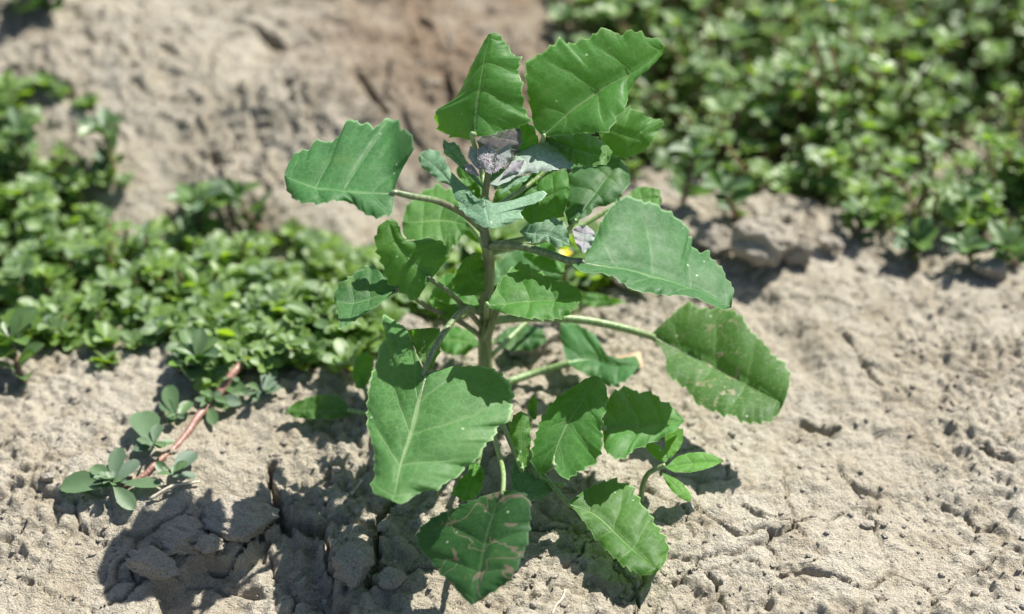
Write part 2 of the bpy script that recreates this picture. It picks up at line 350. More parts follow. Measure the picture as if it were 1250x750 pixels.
def tube_data(pts, r0, r1, sides=8, n=6, ridge=0.0, jitter=0.0, seed=0):
    rs = random.Random(seed); C = catmull(pts, n); m = len(C); V = []; F = []
    up = np.array([0.13, -.31, .94]); prev = None
    for i, c in enumerate(C):
        tg = C[min(i + 1, m - 1)] - C[max(i - 1, 0)]; tg = tg / (np.linalg.norm(tg) + 1e-12)
        a = np.cross(tg, up) if prev is None else prev - tg * np.dot(prev, tg)
        a = a / (np.linalg.norm(a) + 1e-12); b = np.cross(tg, a); prev = a
        r = (float(np.interp(i / (m - 1), np.linspace(0, 1, len(r0)), r0)) if r1 is None else r0 + (r1 - r0) * i / (m - 1)) * (1 + jitter * (rs.random() - .5))
        for k in range(sides):
            an = 2 * math.pi * k / sides; rr = r * (1 + (ridge if k % 2 else -ridge)); V.append(c + rr * (math.cos(an) * a + math.sin(an) * b))
    for i in range(m - 1):
        for k in range(sides):
            k2 = (k + 1) % sides; F.append((i * sides + k, i * sides + k2, (i + 1) * sides + k2, (i + 1) * sides + k))
    F.append(tuple(range(sides))[::-1]); F.append(tuple(range((m - 1) * sides, m * sides)))
    return V, F
def tube(name, pts, r0, r1, mat, parent, off, **kw):
    V, F = tube_data(pts, r0, r1, **kw); return mesh_obj(name, [v - off for v in V], F, mat, parent)

def resample(ch, n):
    ch = np.array(ch, float); d = np.r_[0, np.cumsum(np.hypot(*np.diff(ch, axis=0).T))]; s = np.linspace(0, d[-1], n)
    return np.c_[np.interp(s, d, ch[:, 0]), np.interp(s, d, ch[:, 1])]
def soften(ch):
    ch = np.array(ch, float); out = [ch[0]]
    for i in range(1, len(ch) - 1): out += [ch[i] * .9 + ch[i - 1] * .1, ch[i] * .9 + ch[i + 1] * .1]
    return out + [ch[-1]]
rng_leaf = random.Random(4)
def leaf(parent, outline, mid, Y, g=(0, .9), fold=(0, 0), curl=0.0, mat=None, stalk=None, sr=(.0010, .0008), smat=None, wave=5.0, quilt=.0009, label=None, nv=4.0, name='leaf', serr=1.3, crease=None, off=None, cup=.14, zb=None):
    """blade traced once, then given its own distance Y, slope g, fold about the midrib, curl and quilting"""
    base = np.array(mid[0], float); tip = np.array(mid[-1], float)
    OL = np.array(outline, float)
    ib = int(np.argmin(np.hypot(*(OL - base).T))); OL = np.roll(OL, -ib, axis=0); it = int(np.argmin(np.hypot(*(OL - tip).T)))
    A = np.vstack([base[None], OL[1:it + 1]]); B = np.vstack([base[None], OL[it:][::-1]])
    NR, NC = 96, 7
    A = resample(soften(A), NR); B = resample(soften(B), NR); Mi = resample([q[:2] for q in catmull([(a, b, 0) for a, b in mid], 8)], NR)
    L = np.hypot(*np.diff(Mi, axis=0).T).sum()
    for ch in (A, B):                                     # fine irregular teeth on the margin
        pos = 0.0; per = 14.0; tooth = 0.0; amp = 0.0; seg = np.hypot(*np.diff(ch, axis=0).T).sum() / (NR - 1)
        for i in range(2, NR - 2):
            dv = ch[i] - Mi[i]; dn = np.hypot(*dv) + 1e-6; tooth += seg / per
            if tooth >= 1: tooth -= 1; per = rng_leaf.uniform(9, 19); amp = rng_leaf.uniform(.35, 1.0)
            ch[i] += dv / dn * serr * (4.6 * amp * (tooth ** 1.7 - .35) + (rng_leaf.random() - .5) * .6) * min(1, dn / 28) * min(1, 6 * i / NR, 8 * (NR - i) / NR)
    b3 = at_y(base[0], base[1], Y) if zb is None else at_z(base[0], base[1], zb); D0 = depth_of(b3); ph = rng_leaf.random() * 6.28; ph2 = rng_leaf.random() * 6.28
    V = []; UV = []
    nvv = nv
    for i in range(NR):
        t = i / (NR - 1)
        for j in range(-NC, NC + 1):
            s = j / NC; ch, f = (A, fold[0]) if j < 0 else (B, fold[1]); a = abs(s)
            p = Mi[i] + (ch[i] - Mi[i]) * a; dist = math.hypot(*(p - Mi[i]))
            dd = g[0] * (p[0] - base[0]) + g[1] * (base[1] - p[1]) + f * dist + curl * t * t * L + cup * a * a * dist
            dd += .55 * wave * a ** 3 * math.sin(t * 31 + ph2 * 3 + s) + wave * a * a * math.sin(t * 11 + ph + (1.7 if j < 0 else 0)) + .5 * wave * a * math.sin(t * 5.3 + ph2 + s * 2)
            if crease:
                (ax, ay), (bx, by), sl = crease; ln = math.hypot(bx - ax, by - ay); sd = ((p[0] - ax) * (by - ay) - (p[1] - ay) * (bx - ax)) / ln
                if sd > 0: dd += sl * (math.sqrt(sd * sd + 9) - 3)
            q = at_d(p[0], p[1], D0 * (1 + KPX * dd))
            V.append(q); UV.append((s * .5 + .5, t))
    V = np.array(V); W = 2 * NC + 1; G = V.reshape(NR, W, 3)
    du = np.gradient(G, axis=0); dv = np.gradient(G, axis=1); nn = np.cross(du, dv); nn /= np.linalg.norm(nn, axis=2)[..., None] + 1e-12
    sg = np.where((nn @ (CP - b3))[..., None] < 0, -1, 1); nn = nn * np.sign(np.median(sg))
    tt = np.linspace(0, 1, NR)[:, None]; aa = np.abs(np.linspace(-1, 1, W))[None, :]
    lat = np.abs(((tt + .10 * aa) * nv + .12) % 1 - .5) * 2          # 1 on a side vein
    q = quilt * ((1 - lat ** 3) * np.sin(np.pi * np.clip(aa * .95, 0, 1)) ** .7 - 1.1 * np.exp(-(aa / .07) ** 2)) * np.sin(np.pi * np.clip(tt, .04, .96))
    size = min(1.0, L / 110); G = G + nn * (q * size)[..., None]
    cl = (G[..., 2] - ground_h(G[..., 0], G[..., 1], False)).min()
    if cl < .001: print('LOW LEAF', mid[0], round(float(cl) * 1000, 1), 'mm  base z', round(float(b3[2]) * 1000, 1))
    G = G - off
    F = []
    for i in range(NR - 1):
        for j in range(W - 1): F.append((i * W + j, i * W + j + 1, (i + 1) * W + j + 1, (i + 1) * W + j))
    o = mesh_obj(name, G.reshape(-1, 3), F, mat or M_LEAF, parent)
    me = o.data; uvl = me.uv_layers.new(name='leaf_uv'); li = np.empty(len(me.loops), np.int32); me.loops.foreach_get('vertex_index', li)
    uvl.data.foreach_set('uv', np.array(UV)[li].astype(np.float32).ravel())
    if label: o['label'] = label
    if stalk is not None:
        ks = [int(NR * q_) for q_ in (.03, .10, .22, .36, .52)]
        dn = -nn * .0005
        pts = [np.array(s, float) for s in stalk] + [b3 + dn[0, NC]] + [G[k, NC] + off + dn[k, NC] for k in ks]
        m_ = len(stalk); rad = [sr[0] + (sr[1] - sr[0]) * i / m_ for i in range(m_)] + [sr[1], sr[1] * .95, sr[1] * .72, sr[1] * .55, sr[1] * .4, sr[1] * .15]
        tube('petiole', pts, rad, None, smat or M_PET, o, off, sides=7, n=6, ridge=.05)
    return o

# ------------------------------------------------------------------ ground
def axis_pts(lo, hi, step, far):
    mid = list(np.arange(lo, hi + step / 2, step)); s = step; v = hi; outp = []
    while v < far: s *= 1.16; v += s; outp.append(v)
    s = step; v = lo; outm = []
    while v > -far: s *= 1.16; v -= s; outm.append(v)
    return np.array(outm[::-1] + mid + outp)
xs = axis_pts(-.285, .285, .00080, 30.0); ys = axis_pts(-.135, .33, .00075, 30.0)
X, Yg = np.meshgrid(xs, ys); Z = ground_h(X, Yg)
nx, ny = len(xs), len(ys)
me = bpy.data.meshes.new('ground')
co = np.stack([X, Yg, Z], -1).astype(np.float32).reshape(-1)
idx = np.arange(nx * ny).reshape(ny, nx)
q = np.stack([idx[:-1, :-1], idx[:-1, 1:], idx[1:, 1:], idx[1:, :-1]], -1).reshape(-1, 4)
me.vertices.add(nx * ny); me.vertices.foreach_set('co', co)
me.loops.add(q.size); me.loops.foreach_set('vertex_index', q.ravel().astype(np.int32))
me.polygons.add(len(q)); me.polygons.foreach_set('loop_start', np.arange(0, q.size, 4, dtype=np.int32))
me.polygons.foreach_set('use_smooth', np.ones(len(q), bool))
me.update(); me.validate(); me.materials.append(M_SOIL)
go = bpy.data.objects.new('ground', me); col.objects.link(go)
tag(go, 'pale dry cracked silty soil', kind='structure')

# ------------------------------------------------------------------ the main plant
base_px = (592, 498)
PB = at_z(base_px[0], base_px[1], 0.0); PB[1] = 0.0 if abs(PB[1]) < .03 else PB[1]
PB[2] = gz(PB[0], PB[1])
plant = empty('goosefoot_plant', PB)
tag(plant, 'tall upright weed with broad toothed leaves and silvery purple growing tip', 'plant')
def sy(px, py, y=None): return at_y(px, py, PB[1] if y is None else y)
stem_pts = [PB + np.array([0, 0, -.006]), sy(593, 460), sy(592, 420), sy(594, 370), sy(597, 330), sy(595, 300), sy(590, 275), sy(592, 240), sy(597, 205)]
st = tube('stem', stem_pts[:6], .0027, .0017, M_STEM, plant, PB, sides=10, n=8, ridge=.09)
tube('upper_stem', stem_pts[5:], .0017, .0009, M_STEMP, plant, PB, sides=8, n=8, ridge=.07)
tube('side_branch', [sy(592, 420), sy(600, 398, -.004), sy(606, 380, -.005), sy(612, 366, -.006)], .0016, .0011, M_STEM, plant, PB, sides=8, ridge=.08)
def LF(outline, mid, Y, **kw): return leaf(plant, outline, mid, Y, off=PB, **kw)

# top, behind the growing tip
LF([(578,167),(577,172),(546,166),(536,158),(529,138),(541,130),(556,126),(563,108),(570,94),(576,80),(582,68),(590,52),(596,42),(603,40),(610,42),(613,49),(618,50),(620,59),(625,63),(628,70),(637,70),(634,80),(631,90),(638,97),(637,108),(639,118),(640,135),(648,147),(640,153),(628,157),(614,160),(596,166)],
   [(578,167),(581,130),(586,95),(592,66),(599,42)], .003, g=(.25, .05), fold=(1.1, -.25), curl=.10, stalk=[sy(594,245), sy(588,210,.016)], sr=(.0010,.0008), wave=3.5)
LF([(662,167),(651,154),(647,130),(643,109),(641,88),(642,74),(652,70),(662,63),(670,60),(684,46),(688,52),(693,55),(705,51),(713,47),(720,47),(727,40),(738,34),(744,38),(751,40),(758,43),(765,37),(774,39),(783,37),(786,43),(791,47),(798,46),(804,47),(811,58),(809,66),(805,71),(795,82),(780,94),(770,106),(766,115),(765,130),(753,145),(744,160),(730,163),(715,162),(689,165)],
   [(662,167),(684,147),(706,128),(742,104),(780,84),(810,58)], .010, g=(-.1, .10), fold=(-.12, -.55), curl=.12, stalk=[sy(596,262), sy(640,240,.020), sy(658,190,.018)], wave=3.5)
LF([(728,152),(768,130),(780,137),(792,144),(802,146),(811,147),(806,157),(799,166),(793,178),(785,186),(770,192),(756,193),(744,186),(734,174)],
   [(728,152),(770,165),(792,176)], .030, g=(.1, .0), fold=(.1, .3), mat=M_LEAF, stalk=[sy(597,258), sy(660,215,.016)])
LF([(664,168),(690,163),(714,160),(735,172),(748,186),(742,200),(720,204),(700,200),(688,190),(674,180)],
   [(664,168),(700,180),(744,192)], .015, g=(0, 1.0), fold=(.2, .2), stalk=[sy(596,262), sy(640,236,.016), sy(658,190,.018)])
# left arm
LF([(481,237),(484,223),(492,205),(506,182),(505,172),(502,162),(496,160),(490,156),(488,148),(474,144),(469,147),(464,152),(457,158),(452,152),(438,151),(433,146),(428,145),(421,150),(418,160),(414,166),(409,171),(404,174),(394,172),(383,172),(379,183),(368,184),(358,189),(352,200),(347,214),(350,233),(361,245),(375,249),(390,250),(404,246),(421,246),(433,250),(440,258),(448,263),(455,265),(464,266),(472,264),(480,259)],
   [(481,237),(450,235),(420,233),(384,228),(348,216)], -.022, g=(.12, 1.25), fold=(-.15, .30), curl=.05, crease=((474,146),(480,236),-2.2), mat=M_LEAFB, stalk=[sy(590,282), sy(567,262,-.006), sy(535,246,-.014), sy(505,240,-.020)], sr=(.0013,.0009), smat=M_PETP, wave=4)
LF([(572,275),(560,296),(545,308),(530,301),(512,297),(500,294),(492,288),(491,270),(496,252),(506,242),(515,235),(534,226),(553,233),(566,250),(572,268)],
   [(572,275),(540,268),(494,272)], .020, g=(0, 1.15), fold=(.1, .1), mat=M_LEAF, stalk=[sy(592,305), sy(585,288,.01)])
LF([(527,340),(512,362),(503,368),(494,360),(474,346),(470,334),(467,322),(461,310),(457,300),(459,288),(461,278),(467,272),(474,268),(481,268),(486,272),(490,286),(496,296),(512,293),(528,292),(541,295),(545,304),(548,311),(540,325)],
   [(527,340),(511,325),(496,310),(484,293),(474,270)], -.020, g=(.25, .30), fold=(.25, -.1), curl=.0, stalk=[sy(590,402), sy(570,378,-.008), sy(546,355,-.016)], smat=M_PETP, mat=M_LEAF)
LF([(486,353),(479,349),(470,338),(455,323),(444,328),(433,334),(424,340),(414,347),(409,356),(407,364),(411,371),(413,384),(414,403),(430,394),(455,377),(472,365)],
   [(486,353),(458,362),(430,369),(409,368)], -.020, g=(.1, .75), fold=(.3, -1.2), stalk=[sy(588,412), sy(560,392,-.006), sy(524,376,-.012), sy(504,362,-.018)], smat=M_PETP, mat=M_LEAFB)
LF([(592,356),(575,362),(556,360),(551,345),(556,332),(565,318),(578,308),(588,311),(592,330)],
   [(592,356),(575,335),(572,312)], -.006, g=(.1, .1), fold=(.2, .1), mat=M_LEAF, quilt=.0003)
# the big front leaf with its backward lobes
LF([(520,456),(524,455),(546,449),(565,447),(584,447),(596,449),(606,453),(616,460),(622,470),(628,482),(623,494),(626,503),(622,514),(613,518),(606,523),(605,530),(603,536),(592,542),(588,552),(581,564),(574,566),(568,569),(565,577),(560,582),(552,586),(542,590),(539,596),(534,599),(526,599),(518,600),(512,602),(507,605),(499,611),(490,616),(479,612),(466,607),(456,602),(452,593),(456,586),(457,570),(458,554),(453,538),(449,523),(448,507),(449,492),(450,474),(452,462),(460,443),(462,430),(464,419),(472,414),(468,398),(466,384),(474,387),(484,393),(497,402),(503,418),(508,432),(514,446)],
   [(520,456),(514,478),(506,510),(498,538),(489,566),(484,592),(480,612)], -.044, g=(.10, .85), fold=(-.10, .22), curl=.10, stalk=[sy(594,385,-.001), sy(568,378,-.014), sy(545,402,-.030), sy(526,434,-.041)], sr=(.0012,.0010), smat=M_PETP, mat=M_LEAFL, wave=4.5, quilt=.0009)
LF([(521,455),(527,449),(537,430),(540,410),(534,400),(516,401),(498,402),(502,416),(509,432)],
   [(521,455),(518,430),(516,402)], -.038, g=(.1, .2), fold=(.1, .2), mat=M_LEAF)
# middle, in front of the stem
LF([(594,373),(603,356),(612,342),(622,330),(634,320),(646,325),(667,336),(682,343),(696,346),(706,354),(711,362),(704,376),(694,385),(685,390),(664,391),(643,389),(618,384),(603,379)],
   [(594,373),(620,370),(650,366),(685,364),(709,363)], -.034, g=(.05, .95), fold=(.10, -.55), mat=M_LEAF, stalk=[sy(593,388,-.002), sy(594,380,-.014)])
LF([(590,376),(574,380),(560,388),(548,392),(538,386),(530,374),(529,362),(537,368),(548,372),(566,370)],
   [(590,376),(560,378),(530,364)], -.008, g=(0, .8), fold=(.4, .4), mat=M_LEAF, quilt=.0002)
# right arm
LF([(709,321),(698,323),(708,332),(720,334),(734,334),(746,338),(757,344),(773,356),(790,358),(807,361),(825,361),(843,363),(862,369),(883,379),(893,375),(896,352),(890,346),(885,336),(884,329),(876,323),(869,317),(864,306),(857,308),(850,307),(843,300),(845,291),(839,288),(842,281),(836,274),(830,271),(821,262),(811,257),(804,252),(797,247),(788,247),(778,244),(768,239),(756,242),(744,254),(734,271),(727,288),(718,308)],
   [(709,321),(745,326),(790,335),(845,352),(893,375)], -.022, g=(.55, .95), fold=(-.75, -.1), curl=-.05, mat=M_LEAFB, stalk=[sy(596,300), sy(630,300,-.008), sy(668,309,-.015), sy(694,318,-.020)], sr=(.0015,.0011), smat=M_PETP, wave=4)
LF([(702,271),(694,276),(690,262),(692,240),(693,224),(694,211),(699,202),(706,194),(715,190),(730,187),(744,184),(753,189),(759,195),(765,203),(770,211),(769,220),(766,228),(758,240),(750,247),(742,251),(727,253),(720,263)],
   [(702,271),(716,250),(731,229),(757,194)], .000, g=(.1, .75), fold=(.15, .15), mat=M_LEAFB, stalk=[sy(596,300), sy(650,290,.002), sy(690,283,.001)])
LF([(764,240),(772,232),(785,228),(797,229),(805,232),(808,246),(800,258),(780,258)],
   [(764,246),(785,243),(807,240)], .030, g=(0, .9), mat=M_LEAF, stalk=[sy(596,310), sy(690,285,.02)])
LF([(634,262),(626,246),(640,216),(660,210),(692,207),(695,232),(689,262),(668,277),(650,277)],
   [(628,252),(660,243),(693,228)], .006, g=(0, .3), fold=(.2, .2), mat=M_LEAF, stalk=[sy(593,270), sy(610,262,.004)])
LF([(697,299),(679,303),(672,298),(665,293),(655,297),(643,296),(640,289),(634,283),(640,277),(646,274),(662,271),(677,266),(688,272),(694,283)],
   [(697,299),(668,286),(635,283)], -.018, g=(0, .9), fold=(.2, -.2), mat=M_YOUNG, wave=5)
LF([(712,311),(702,296),(699,280),(706,276),(716,275),(727,285),(723,300)],
   [(712,311),(712,295),(714,276)], -.024, g=(0, .8), fold=(.3, .3), mat=M_TIP, wave=4, label='small mealy purplish leaf')
LF([(796,413),(795,408),(806,397),(819,386),(830,376),(840,369),(850,374),(861,378),(877,376),(892,378),(902,384),(909,392),(913,401),(920,407),(927,413),(934,419),(940,430),(947,437),(954,441),(959,446),(965,459),(962,477),(957,492),(950,506),(944,512),(937,516),(920,517),(904,516),(895,507),(885,508),(874,504),(862,500),(849,492),(843,482),(837,474),(827,468),(816,459),(813,448),(813,437),(806,424)],
   [(796,413),(814,421),(845,434),(874,448),(919,472),(955,492)], .006, g=(.10, 1.05), fold=(-.85, .10), curl=-.08, mat=M_SCAR, stalk=[sy(594,392), sy(640,388,.001), sy(691,389,.003), sy(725,393,.004), sy(762,401,.005)], sr=(.0016,.0013), wave=3, label='leaf flecked with dry brown scars')
LF([(692,443),(687,425),(684,408),(685,396),(697,394),(709,398),(722,406),(731,416),(741,435),(758,438),(776,434),(782,446),(768,462),(752,473),(738,470),(720,460),(704,452)],
   [(692,443),(720,438),(750,445),(781,445)], .010, g=(0, 1.0), fold=(-.3, -.2), mat=M_LEAFB, stalk=[sy(594,474), sy(622,466,.003), sy(655,455,.008)], sr=(.0016,.0013))
LF([(711,357),(735,360),(766,369),(740,375),(712,374),(704,366)],
   [(704,366),(735,367),(766,369)], .045, g=(0, .9), mat=M_LEAF, stalk=[sy(594,440), sy(660,380,.03)])
# low on the plant, front
LF([(674,568),(684,582),(694,585),(710,575),(727,566),(733,552),(736,540),(734,522),(738,505),(742,485),(740,472),(734,462),(726,458),(712,464),(700,473),(686,481),(675,490),(665,502),(658,518),(653,535),(650,550),(649,564),(655,577),(664,580)],
   [(674,568),(680,545),(692,518),(705,498),(730,460)], -.064, g=(.15, .38), fold=(.1, .25), mat=M_LEAF, stalk=[sy(598,480,-.004), sy(640,545,-.038), sy(662,572,-.059)], quilt=.0006)
LF([(736,524),(739,500),(744,483),(754,476),(764,471),(770,475),(775,479),(786,478),(798,480),(807,489),(818,494),(826,502),(831,508),(836,514),(830,520),(825,526),(810,534),(795,541),(785,545),(773,550),(764,559),(752,562),(743,555),(737,547)],
   [(736,524),(760,521),(790,518),(835,514)], -.046, g=(.25, .85), fold=(-.2, -.2), mat=M_LEAF, stalk=[sy(598,476,.0), sy(660,512,-.006), sy(708,526,-.030)])
LF([(645,575),(657,586),(672,591),(688,593),(674,601),(661,609),(645,612),(634,609),(627,604),(624,590),(625,575),(626,560),(630,552),(637,562)],
   [(688,593),(660,598),(642,595),(630,575),(629,553)], -.056, g=(0, 1.0), fold=(.3, -.2), mat=M_YOUNG, stalk=[sy(598,486,-.004), sy(650,572,-.048), sy(674,590,-.055)], quilt=.0002, label='small pale folded leaf')
LF([(638,572),(645,568),(648,545),(647,520),(645,507),(636,502),(628,506),(622,518),(622,532),(630,552)],
   [(638,572),(636,540),(637,503)], -.064, g=(.2, .3), fold=(.2, .3), mat=M_LEAF, quilt=.0002, stalk=[sy(598,482,-.004), sy(625,545,-.045)])
LF([(645,512),(643,498),(647,488),(651,481),(656,490),(655,512)], [(649,513),(650,498),(651,481)], -.035, g=(0, .2), mat=M_LEAF, quilt=.0001, stalk=[sy(598,480,-.003), sy(640,525,-.016)])
LF([(692,615),(697,610),(707,604),(716,597),(727,591),(738,587),(748,585),(762,590),(775,595),(773,602),(779,608),(785,618),(790,624),(796,630),(798,637),(801,643),(808,651),(813,659),(816,670),(814,681),(810,690),(804,697),(795,702),(785,703),(774,699),(764,693),(754,685),(744,676),(734,666),(725,656),(718,645),(711,635),(703,624)],
   [(692,615),(712,622),(731,631),(764,662),(803,697)], 0, zb=.016, g=(.15, 1.02), fold=(-.22, .10), curl=.05, mat=M_LEAF, stalk=[sy(598,482,-.004), sy(650,562,-.042), sy(680,600,-.060)], quilt=.0007)
LF([(640,603),(648,613),(648,630),(647,647),(645,660),(642,671),(637,682),(632,692),(628,701),(624,708),(612,717),(599,725),(588,732),(576,739),(567,731),(558,721),(545,708),(533,696),(527,686),(520,678),(512,671),(507,655),(515,644),(525,634),(538,627),(554,622),(572,613),(591,605),(608,600),(624,598)],
   [(612,600),(600,632),(590,668),(578,738)], 0, zb=.036, g=(-.75, .70), fold=(.20, -.1), mat=M_SCAR_SHADED, stalk=[sy(595,485,-.004), sy(604,535,-.040), sy(614,575,-.066)], wave=4, quilt=.0009, label='leaf coloured dark for its shade, patterned with brown leaf mines')
LF([(584,563),(590,572),(591,584),(586,602),(577,609),(566,613),(558,606),(550,605),(558,591),(562,584),(570,578),(574,566)],
   [(582,564),(575,585),(566,612)], 0, zb=.018, g=(.2, 1.0), fold=(.1, .1), mat=M_SEED, stalk=[sy(594,485,-.004), sy(588,540,-.040)], quilt=.0003)
LF([(428,503),(426,508),(408,511),(390,512),(372,511),(359,510),(348,503),(356,494),(366,489),(379,484),(392,482),(404,482),(414,484),(422,490)],
   [(428,503),(390,500),(348,503)], -.012, g=(0, .8), fold=(.1, -.2), mat=M_LEAF, stalk=[sy(591,492), sy(510,500,-.006), sy(460,506,-.011)], quilt=.0003)
LF([(445,476),(434,474),(430,456),(432,441),(440,430),(449,430),(456,436),(457,446),(453,462)],
   [(445,476),(443,455),(444,430)], -.004, g=(.3, .1), fold=(.2, .2), mat=M_LEAF, stalk=[sy(591,490), sy(510,496,-.004), sy(455,492,-.005)], quilt=.0003)
# darker leaves behind the growing tip
LF([(594,252),(580,244),(566,228),(556,208),(562,200),(576,204),(588,222)], [(594,252),(577,228),(560,203)], .008, g=(.1, .3), fold=(.1, .2), mat=M_LEAF)
LF([(600,254),(604,234),(618,220),(646,214),(662,226),(652,246),(626,256)], [(600,254),(628,236),(658,224)], .006, g=(0, .4), fold=(.1, .2), mat=M_LEAF)
LF([(606,232),(596,216),(600,204),(616,206),(628,214),(622,228)], [(604,232),(608,218),(612,206)], .002, g=(0, .5), fold=(.1, .2), mat=M_YOUNG, quilt=.0002)
# inner leaves filling the middle of the plant
LF([(585,372),(570,384),(551,391),(534,385),(523,367),(531,347),(547,333),(563,336),(575,352)], [(585,372),(556,366),(524,365)], .008, g=(0, .7), fold=(.1, .2), mat=M_LEAF)
LF([(600,350),(606,322),(626,306),(655,311),(690,330),(682,344),(650,347),(620,352)], [(600,350),(640,332),(690,331)], .014, g=(0, .8), fold=(.2, .1), mat=M_LEAFB)
LF([(625,292),(645,290),(672,296),(690,318),(688,336),(662,331),(640,314)], [(625,292),(655,310),(689,334)], .020, g=(0, .5), fold=(.1, .1), mat=M_LEAF)
LF([(600,418),(616,402),(640,396),(662,402),(668,416),(650,428),(622,428)], [(600,418),(635,412),(667,412)], .022, g=(0, .9), fold=(.1, .1), mat=M_LEAFB, stalk=[sy(593,440), sy(596,428,.012)])
LF([(586,420),(574,404),(556,398),(538,404),(532,420),(546,434),(568,434)], [(586,420),(560,415),(533,414)], .018, g=(0, .9), fold=(.1, .1), mat=M_LEAF, stalk=[sy(592,440), sy(590,428,.010)])
LF([(624,170),(628,158),(640,148),(653,156),(658,174),(648,188),(634,186)], [(632,188),(640,170),(645,150)], .010, g=(0, .2), fold=(.1, .1), mat=M_SEED)
LF([(592,302),(574,292),(560,280),(556,262),(566,250),(580,258),(590,276)], [(592,302),(576,276),(562,252)], .016, g=(.1, .6), fold=(.1, .2), mat=M_LEAF)
for a, b, c_, d in ((588, 212, 574, 178), (604, 212, 622, 176), (596, 210, 596, 172), (612, 216, 640, 196), (586, 216, 566, 200)):
    nx_, ny_ = (d - b) * .22, -(c_ - a) * .22; mx, my = (a + 2 * c_) / 3, (b + 2 * d) / 3
    LF([(a, b), ((a + mx) / 2 + nx_ * .6, (b + my) / 2 + ny_ * .6), (mx + nx_, my + ny_), (c_, d), (mx - nx_, my - ny_), ((a + mx) / 2 - nx_ * .6, (b + my) / 2 - ny_ * .6)], [(a, b), (mx, my), (c_, d)], -.004, g=(.1, .4), fold=(.4, .4), mat=M_TIP, quilt=.0001, wave=1.5, serr=.5)
# young leaves round the growing tip
LF([(594,235),(580,222),(566,209),(553,196),(543,189),(540,179),(542,170),(548,175),(555,173),(561,181),(566,190),(573,202),(580,213),(588,225)],
   [(594,235),(574,213),(558,193),(542,172)], -.004, g=(.3, .5), fold=(.2, -.6), mat=M_YOUNG, quilt=.0002, wave=2)
LF([(592,236),(604,252),(625,247),(636,243),(647,239),(656,234),(664,233),(667,240),(653,249),(641,252),(636,258),(638,266),(626,272),(612,277),(601,279),(591,278),(582,273),(572,266),(564,257),(557,245),(551,232),(549,219),(550,209),(561,220),(567,230),(574,241),(581,248)],
   [(592,240),(592,255),(595,266),(598,278)], -.012, g=(0, .9), fold=(.35, .35), mat=M_YOUNG, quilt=.0003, wave=3)
LF([(596,225),(610,215),(617,208),(621,205),(626,196),(630,188),(640,180),(651,173),(660,174),(668,173),(678,176),(688,176),(697,186),(703,197),(698,205),(684,207),(668,209),(656,210),(644,212),(632,214),(620,222),(608,227)],
   [(596,225),(625,212),(655,196),(702,197)], -.006, g=(.1, .9), fold=(.15, -.2), mat=M_SILV, quilt=.0003, wave=3, label='silvery mealy young leaf')
LF([(609,238),(616,226),(625,217),(636,215),(648,214),(642,221),(634,224),(625,229)], [(609,238),(625,224),(648,214)], -.009, g=(.1, .8), fold=(.2, -.3), mat=M_YOUNG, quilt=.0001, wave=1.5)
LF([(602,210),(594,195),(584,182),(583,169),(595,162),(603,161),(610,157),(618,159),(624,155),(631,153),(637,163),(636,172),(634,182),(630,190),(626,197),(619,203),(612,206)],
   [(602,210),(608,185),(624,154)], .003, g=(0, .15), fold=(.2, .2), mat=M_GREYP, quilt=.0003, wave=2.5, label='dark greyish purple young leaf')
LF([(556,232),(548,226),(536,222),(526,212),(514,205),(511,194),(514,186),(522,183),(535,184),(543,194),(548,206),(553,218)],
   [(556,232),(540,212),(516,190)], .004, g=(.1, .7), fold=(.3, -.4), mat=M_YOUNG, quilt=.0002, wave=3, stalk=[sy(592,256), sy(575,245,.002)])
LF([(600,214),(588,206),(582,196),(583,182),(591,178),(597,188),(602,200)], [(600,214),(592,198),(588,180)], -.006, g=(0, .4), fold=(.3, .3), mat=M_TIP, quilt=.0001, wave=2, label='small purple mealy leaf at the growing tip')
# clustered buds at the tip
bd = random.Random(9); BV = []; BF = []
for k in range(110):
    c = sy(599 + bd.gauss(0, 8.0), 200 + bd.gauss(0, 8.5), PB[1] - .005 + bd.gauss(0, .0025)); r = .00018 + .00022 * bd.random(); n0 = len(BV)
    for d in ((0,0,1),(1,0,0),(0,1,0),(-1,0,0),(0,-1,0),(0,0,-1)):
        BV.append(c + np.array(d) * r * (.8 + .4 * bd.random()) - PB)
    for f in ((0,1,2),(0,2,3),(0,3,4),(0,4,1),(5,2,1),(5,3,2),(5,4,3),(5,1,4)): BF.append(tuple(n0 + i for i in f))
bo = mesh_obj('flower_bud_cluster', BV, BF, M_BUD, plant); bo['label'] = 'mealy purple bud cluster'

